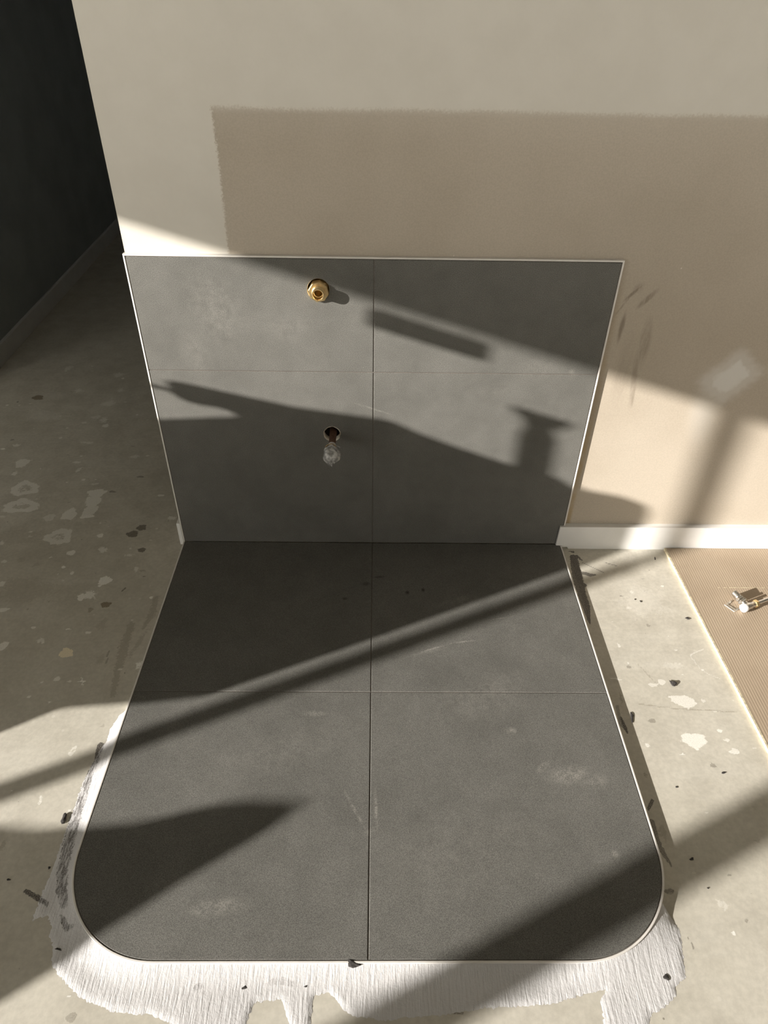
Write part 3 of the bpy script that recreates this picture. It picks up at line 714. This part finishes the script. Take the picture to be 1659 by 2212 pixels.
# ------------------------------------------------------------------ card sheet on the right
card = empty('card_sheet', (1.5, -0.6, 0), 'flat sheet of brown corrugated card on the concrete floor at the right edge', 'cardboard')
ct = 0.0085
cl = lambda y: 0.9389 - (y - 0.0045) * 0.00985
link('ribbed_sheet', prism('card', [(cl(-0.012) + 0.0022, -0.012), (2.4, -0.012), (2.4, -1.9), (cl(-1.9) + 0.0022, -1.9)], 2, 0.0002, ct), M_CARD, card)
link('cut_edge', prism('card_edge', [(cl(-0.012), -0.012), (cl(-0.012) + 0.006, -0.012), (cl(-1.9) + 0.006, -1.9), (cl(-1.9), -1.9)], 2, 0.0001, ct + 0.0004, bev=0.0004), M_EDGE, card)
bm = bmesh.new()
for k in range(34):
    if k in (2, 3, 7): continue
    x = 1.044 + k * 0.0042
    box(bm, x, x + 0.0022, -0.1936, -0.1918, ct - 0.0002, ct + 0.0007)
link('perforation_line', finish(bm, 'perforation'), M_EDGE, card)

# ------------------------------------------------------------------ brass outlet through the upper hole
brass = empty('brass_gas_outlet', (-0.1395, 0, 0.8315), 'brass threaded outlet with octagonal nut poking from the upper hole in the tiles', 'pipe fitting')
AX = Vector((0, -1, 0)); o0 = Vector((-0.1395, 0, 0.8315))
bm = bmesh.new()
ro = 0.0268
pr = [(0.0135, -0.030), (ro * 0.96, -0.030), (ro * 0.96, 0.0085), (ro * 0.90, 0.0102), (0.0178, 0.0102), (0.0172, 0.0088), (0.0135, 0.0088)]
R_ = lathe(bm, pr, o0, AX, 8, rot=math.radians(10))
link('octagonal_nut', finish(bm, 'nut', 30), M_BRASS, brass)
bm = bmesh.new()
pr = [(0.0150, 0.0)]
for k in range(8):
    t0 = 0.0095 + k * 0.0022
    pr += [(0.0149, t0), (0.0160, t0 + 0.0011)]
pr += [(0.0152, 0.0275), (0.0146, 0.0290), (0.0128, 0.0290), (0.0120, 0.0280), (0.0120, 0.012), (0.0105, 0.011), (0.0105, -0.050)]
R_ = lathe(bm, pr, o0, AX, 48)
cap(bm, R_[-1])
link('threaded_spigot', finish(bm, 'spigot', 50), M_BRASS, brass)

# ------------------------------------------------------------------ copper stub with a plastic bag taped on its end
stub = empty('capped_copper_pipe', (-0.119, 0, 0.418), 'tarnished copper pipe stub with crumpled plastic taped over its end, in the lower hole', 'pipe')
s0 = Vector((-0.1160, 0.0, 0.4185)); sd = Vector((0.006, -1, 0.0)).normalized()
bm = bmesh.new()
R_ = lathe(bm, [(0.0098, -0.06), (0.0098, 0.085), (0.0102, 0.086)], s0, sd, 28)
cap(bm, R_[-1])
link('copper_tube', finish(bm, 'copper', 40), M_COPPER, stub)
bm = bmesh.new()
def crumple(th, t):
    k = max(0, min(1, (t - 0.066) / 0.03))
    return 1 + k * (0.10 * math.sin(3 * th + 40 * t) + 0.06 * math.sin(5 * th - 90 * t + 1) + 0.05 * math.sin(8 * th + 150 * t))
pr = [(0.0108, 0.060), (0.0112, 0.068), (0.0124, 0.074), (0.0140, 0.080), (0.0158, 0.087), (0.0176, 0.094), (0.0190, 0.101), (0.0196, 0.108), (0.0196, 0.115), (0.0188, 0.122), (0.0165, 0.129), (0.012, 0.134), (0.006, 0.137)]
pr = [(r * (1.0 + 0.16 * max(0, min(1, (t - 0.07) / 0.02))), t) for r, t in pr]
R_ = lathe(bm, pr, s0, sd, 40, radial=crumple)
cap(bm, R_[-1])
bag = link('plastic_wrap', finish(bm, 'bag', 35), M_PLASTIC, stub)
# folds and a stiff torn flap
def flap(pts_, th, name, parent, m):
    bm = bmesh.new()
    A = [bm.verts.new(p) for p in pts_]
    n_ = (Vector(pts_[1]) - Vector(pts_[0])).cross(Vector(pts_[2]) - Vector(pts_[0])).normalized() * th
    B = [bm.verts.new(Vector(p) + n_) for p in pts_]
    bm.faces.new(A); bm.faces.new(B[::-1])
    for k in range(len(A)): bm.faces.new((A[k], A[(k + 1) % len(A)], B[(k + 1) % len(A)], B[k]))
    return link(name, finish(bm, name), m, parent)
q = lambda dx, t, dz: (s0.x + dx * 1.22, s0.y - t * 1.01, s0.z + dz * 1.26)
flap([q(-0.012, 0.110, 0.016), q(-0.002, 0.100, 0.020), q(0.006, 0.132, 0.004), q(0.003, 0.140, -0.014), q(-0.003, 0.138, -0.006)], 0.0012, 'fold', bag, M_PLASTIC)
flap([q(0.000, 0.100, 0.0200), q(0.010, 0.102, 0.0175), q(0.013, 0.128, 0.004), q(0.008, 0.138, -0.008)], 0.0012, 'fold', bag, M_PLASTIC)
flap([q(0.008, 0.078, 0.012), q(0.021, 0.088, 0.010), q(0.020, 0.091, 0.009), q(0.007, 0.083, 0.0135)], 0.001, 'fold', bag, M_PLASTIC)
bm = bmesh.new()
lathe(bm, [(0.0126, -0.006), (0.0150, 0.001), (0.0172, 0.009), (0.0162, 0.0095), (0.0118, -0.005)], s0 + sd * 0.077, (sd + Vector((-0.30, 0, 0.12))).normalized(), 30)
link('tape_band', finish(bm, 'tape', 40), M_TAPE, stub)
# pale rim where the hole was cut
bm = bmesh.new()
lathe(bm, [(HOLE_B[2] - 0.0002, 0.0005), (HOLE_B[2] - 0.0032, 0.0022), (HOLE_B[2] - 0.0036, 0.010)], (HOLE_B[0], 0, HOLE_B[1]), (0, 1, 0), 36, radial=lambda th, t: 1 + 0.025 * math.sin(5 * th) + 0.02 * math.sin(9 * th + 1))
link('hole_rim', finish(bm, 'rim', 60), M_PLASTER, panel)
bm = bmesh.new()
lathe(bm, [(HOLE_A[2] - 0.0002, 0.0008), (HOLE_A[2] - 0.0012, 0.003), (HOLE_A[2] - 0.0012, 0.010)], (HOLE_A[0], 0, HOLE_A[1]), (0, 1, 0), 36)
link('hole_rim', finish(bm, 'rim', 60), M_PLASTER, panel)

# ------------------------------------------------------------------ angle valve lying on the card
VZ = ct + 0.0132
valve = empty('angle_valve', (1.091, -0.284, ct), 'small nickel angle valve with white cap and brass nut lying on card', 'valve')
vd = Vector((0.920, 0.392, 0.0)); vi = Vector((-0.400, 0.910, 0.10)).normalized(); vc = Vector((1.0905, -0.2845, VZ))
bm = bmesh.new()
R_ = lathe(bm, [(0.0088, -0.010), (0.0100, -0.009), (0.0100, 0.010), (0.0088, 0.012), (0.0088, 0.024)], vc, vd, 28); cap(bm, R_[0]); cap(bm, R_[-1])
R_ = lathe(bm, [(0.0085, 0.0), (0.0085, 0.020)], vc, vi, 24)
link('body', finish(bm, 'valve_body', 40), M_NICKEL, valve)
bm = bmesh.new()
R_ = lathe(bm, [(0.0122, -0.009), (0.0128, -0.011), (0.0128, -0.018), (0.0116, -0.0205)], vc, vd, 36); cap(bm, R_[0]); cap(bm, R_[-1])
link('white_cap', finish(bm, 'valve_cap', 40), M_WHITE, valve)['label'] = 'round white end cap'
bm = bmesh.new()
for a, b, r in ((0.016, 0.025, 0.0138), (0.027, 0.036, 0.0120)):
    R_ = lathe(bm, [(r * 0.9, a), (r, a + 0.001), (r, b - 0.001), (r * 0.9, b)], vc, vi, 6, rot=0.4); cap(bm, R_[0]); cap(bm, R_[-1])
link('hex_collar', finish(bm, 'collar', 30), M_NICKEL, valve)
bm = bmesh.new()
pr = [(0.0092, 0.036)]
for k in range(7): pr += [(0.0088, 0.038 + k * 0.0026), (0.0098, 0.0393 + k * 0.0026)]
pr += [(0.0088, 0.0565), (0.0066, 0.0565), (0.0066, 0.040)]
R_ = lathe(bm, pr, vc, vi, 28); cap(bm, R_[0]); cap(bm, R_[-1])
link('threaded_inlet', finish(bm, 'inlet', 50), M_NICKEL, valve)
bm = bmesh.new()
R_ = lathe(bm, [(0.0100, 0.024), (0.0118, 0.0255), (0.0118, 0.0345), (0.0098, 0.0365)], vc, vd, 6, rot=0.2); cap(bm, R_[0]); cap(bm, R_[-1])
link('brass_nut', finish(bm, 'valve_nut', 30), M_BRASS, valve)['label'] = 'brass compression nut'
bm = bmesh.new()
R_ = lathe(bm, [(0.0054, 0.034), (0.0054, 0.34)], vc, vd + Vector((0, 0, -0.008)), 24); cap(bm, R_[0]); cap(bm, R_[-1])
link('chrome_tube', finish(bm, 'tube', 40), M_CHROME, valve)
clip_pts = [(1.0315, -0.2663), (1.0619, -0.2469), (1.0645, -0.2503), (1.0440, -0.2655), (1.0590, -0.2835), (1.0700, -0.2765), (1.0730, -0.2805), (1.0502, -0.2955)]
clip = empty('metal_clip', (1.05, -0.27, ct), 'thin U-shaped metal clip lying flat on card against the angle valve', 'clip')
link('plate', prism('clip', clip_pts[::-1], 2, ct + 0.0002, ct + 0.0022, bev=0.0004), M_NICKEL, clip)
link('slot', prism('slot', [(1.0385, -0.2688), (1.0398, -0.2680), (1.0510, -0.2870), (1.0497, -0.2878)], 2, ct + 0.0020, ct + 0.0025), M_CRUMB, clip)

# ------------------------------------------------------------------ crumbs of dried grout, each loose on the floor
CL = ['black three-cornered chip of grout on the pale concrete right of the hearth', 'thin dark sliver of grout near the left edge of the card sheet', 'tiny dark crumb lying between the hearth and the card, nearest the skirting',
      'long black flake of grout beside the right edge of the hearth, halfway down', 'dark flake of grout on the concrete below the card sheet', 'dot-like dark crumb on bare concrete right of the hearth',
      'dark crumb just outside the right rounded corner of the hearth', 'small dark crumb in the lowest shadow band right of the hearth', 'curled black scrap of grout on concrete beside the left skim edge',
      'round black crumb just left of the white skim', 'small black crumb on the concrete far left of the skim', 'short dark crumb on the white skim at the left front corner', 'dark pointed crumb on the white skim in front of the left tile',
      'thin dark curl of grout on the white skim nearest the centre seam', 'one of two short dark dashes of grout on concrete, the left one', 'one of two short dark dashes of grout on concrete, the right one',
      'arrow-shaped dark chip on the skim just under the front trim near the seam', 'dark blue-grey speck on the white skim at the right front corner']
for k, (x, y, rx, ry) in enumerate(CRUMBS):
    bm = bmesh.new()
    bmesh.ops.create_icosphere(bm, subdivisions=2, radius=1.0)
    h = max(0.0012, min(rx, ry) * 0.55)
    an = random.uniform(-0.6, 0.6)
    on_skim = 11 <= k <= 13 or k >= 16
    z0 = (0.0092 if k == 16 else 0.0016) if on_skim else 0.0
    for v in bm.verts:
        c = v.co; f = 1 + 0.28 * math.sin(3.1 * c.x + k) + 0.22 * math.sin(4.7 * c.y + 2 * k) + random.uniform(-0.12, 0.12)
        a, b = c.x * rx * f, c.y * ry * f
        v.co = (a * math.cos(an) - b * math.sin(an), a * math.sin(an) + b * math.cos(an), (c.z * 0.9 + 0.8) * h * (0.8 + 0.3 * f) * 0.6)
        if v.co.z < 0: v.co.z = 0
    o = link('grout_crumb', finish(bm, 'crumb'), M_CRUMB, label=CL[k], cat='grout crumb', group='loose crumbs of grout')
    o.location = (x, y, z0)

# ------------------------------------------------------------------ unseen shapes added between the door and the hearth to cast the shadows
BXX = -2.3
BDY, BDZ = -0.4 * 0.4706, 0.4 * 0.31
SXX = -2.9
SDY, SDZ = -0.4706, 0.31
M_BOX = plain('caster_card', (0.42, 0.31, 0.2), 0.8)
heap = [(-0.45, 0.0), (-1.172, 0.0), (-1.176, 0.312), (-1.160, 0.348), (-1.245, 0.419), (-1.300, 0.472), (-1.303, 0.60), (-1.298, 0.80), (-1.288, 0.85), (-1.292, 0.985), (-1.284, 1.017), (-1.244, 1.024), (-1.186, 1.011),
        (-1.155, 1.021), (-1.078, 1.021), (-1.011, 1.042), (-0.959, 1.052), (-0.921, 1.067), (-0.896, 1.063), (-0.871, 1.053), (-0.828, 1.039), (-0.792, 1.026), (-0.726, 1.016), (-0.645, 1.004), (-0.628, 0.995),
        (-0.631, 0.974), (-0.613, 0.974), (-0.45, 0.945), (-0.45, 0.935), (-0.612, 0.962), (-0.630, 0.964), (-0.647, 0.947), (-0.666, 0.946), (-0.695, 0.955), (-0.713, 0.949), (-0.706, 0.937), (-0.664, 0.905), (-0.612, 0.865), (-0.45, 0.80)]
heap = [(a + BDY, b + BDZ if b > 0 else 0.0) for a, b in heap]  # jagged profile shaped to cast the broad shadow on panel and hearth
def slanted(name, pts, x0, half, level=None):
    """outline with real depth, leaning back the way the light falls"""
    bm = bmesh.new()
    lean = lambda y, z: 0.0 if (z <= 0 or (level and level[0] < y < level[1] and z > level[2])) else 0.31 * half
    A = [bm.verts.new((x0 - half, y - 0.4706 * half, max(0.0, z + lean(y, z)))) for y, z in pts]
    B = [bm.verts.new((x0 + half, y + 0.4706 * half, max(0.0, z - lean(y, z)))) for y, z in pts]
    bm.faces.new(A); bm.faces.new(B[::-1])
    for k in range(len(A)): bm.faces.new((A[k], A[(k + 1) % len(A)], B[(k + 1) % len(A)], B[k]))
    return finish(bm, name)
link('jagged_shadow_caster', slanted('heap', heap, BXX, 0.04, (-1.16 + BDY, -1.07 + BDY, 1.0 + BDZ)), M_BOX, label='unseen jagged upright slab added left of the hearth to cast its broad shadow', cat='shadow caster')
bottle_caster = empty('bottle_shadow_caster', (BXX, -1.116 + BDY, 1.0225 + BDZ), 'unseen upright shadow caster added on top of the jagged slab', 'bottle')  # added only for the small upright shadow on the panel
bm = bmesh.new()
R_ = lathe(bm, [(0.024, 0.0), (0.026, 0.004), (0.026, 0.125), (0.020, 0.15), (0.013, 0.172), (0.013, 0.19)], (BXX, -1.116 + BDY, 1.0225 + BDZ), (0, 0, 1), 28); cap(bm, R_[0]); cap(bm, R_[-1])
link('caster_body', finish(bm, 'caster_body_mesh', 40), M_WHITE, bottle_caster)
link('caster_head', prism('caster_head_mesh', [(a + BDY, b + BDZ) for a, b in [(-1.076, 1.222), (-1.158, 1.221), (-1.152, 1.205), (-1.135, 1.180), (-1.096, 1.180), (-1.096, 1.196)]], 0, BXX - 0.010, BXX + 0.010), M_FRAME, bottle_caster)
mound = [(-1.30, 0.0), (-1.38, 0.25), (-1.446, 0.341), (-1.503, 0.374), (-1.547, 0.413), (-1.593, 0.452), (-1.624, 0.500), (-1.650, 0.522), (-1.694, 0.550), (-1.713, 0.556), (-1.737, 0.537), (-1.765, 0.492), (-1.800, 0.448), (-1.827, 0.408), (-1.842, 0.385), (-1.90, 0.28), (-1.97, 0.0)]  # unseen profile shaped to cast the pointed shadow on the hearth
mound = [(a + SDY, b + SDZ if b > 0 else 0.0) for a, b in mound]
link('mound_shadow_caster', slanted('mound', mound[::-1], SXX, 0.14), plain('caster_pale', (0.55, 0.53, 0.48), 0.8), label='added, unseen shadow-casting sack standing on the floor left of the hearth by the sliding door', cat='mound')
# unseen short bar added to cast a stripe of shadow, hung on thin wires
HXX = -2.2
hung = empty('bar_shadow_caster', (HXX, -1.10, 1.42), 'unseen short bar added to cast a stripe of shadow, hung on two thin wires', 'hanging bar')
link('bar', box_mesh('hung_bar', HXX - 0.012, HXX + 0.012, -1.176, -1.030, 1.421, 1.468, bev=0.003), M_FRAME, hung)
for y in (-1.15, -1.055): link('wire', box_mesh('hung_wire', HXX - 0.0007, HXX + 0.0007, y - 0.0007, y + 0.0007, 1.467, CEIL), M_FRAME, hung)
# added unseen island behind the camera, holding back fill light from panel and hearth
blocker = empty('fill_blocker', (-0.06, -2.7, 0), 'added unseen dark island standing in the room opposite the tiled panel', 'kitchen island')
M_DARK = plain('blocker_dark', (0.05, 0.05, 0.05), 0.6)
link('body', box_mesh('blocker_body', -1.27, 1.15, -3.10, -2.30, 0.0, 1.21), M_DARK, blocker)
link('top_slab', box_mesh('blocker_top', -1.30, 1.18, -3.14, -2.26, 1.21, 1.25, bev=0.003), M_DARK, blocker)
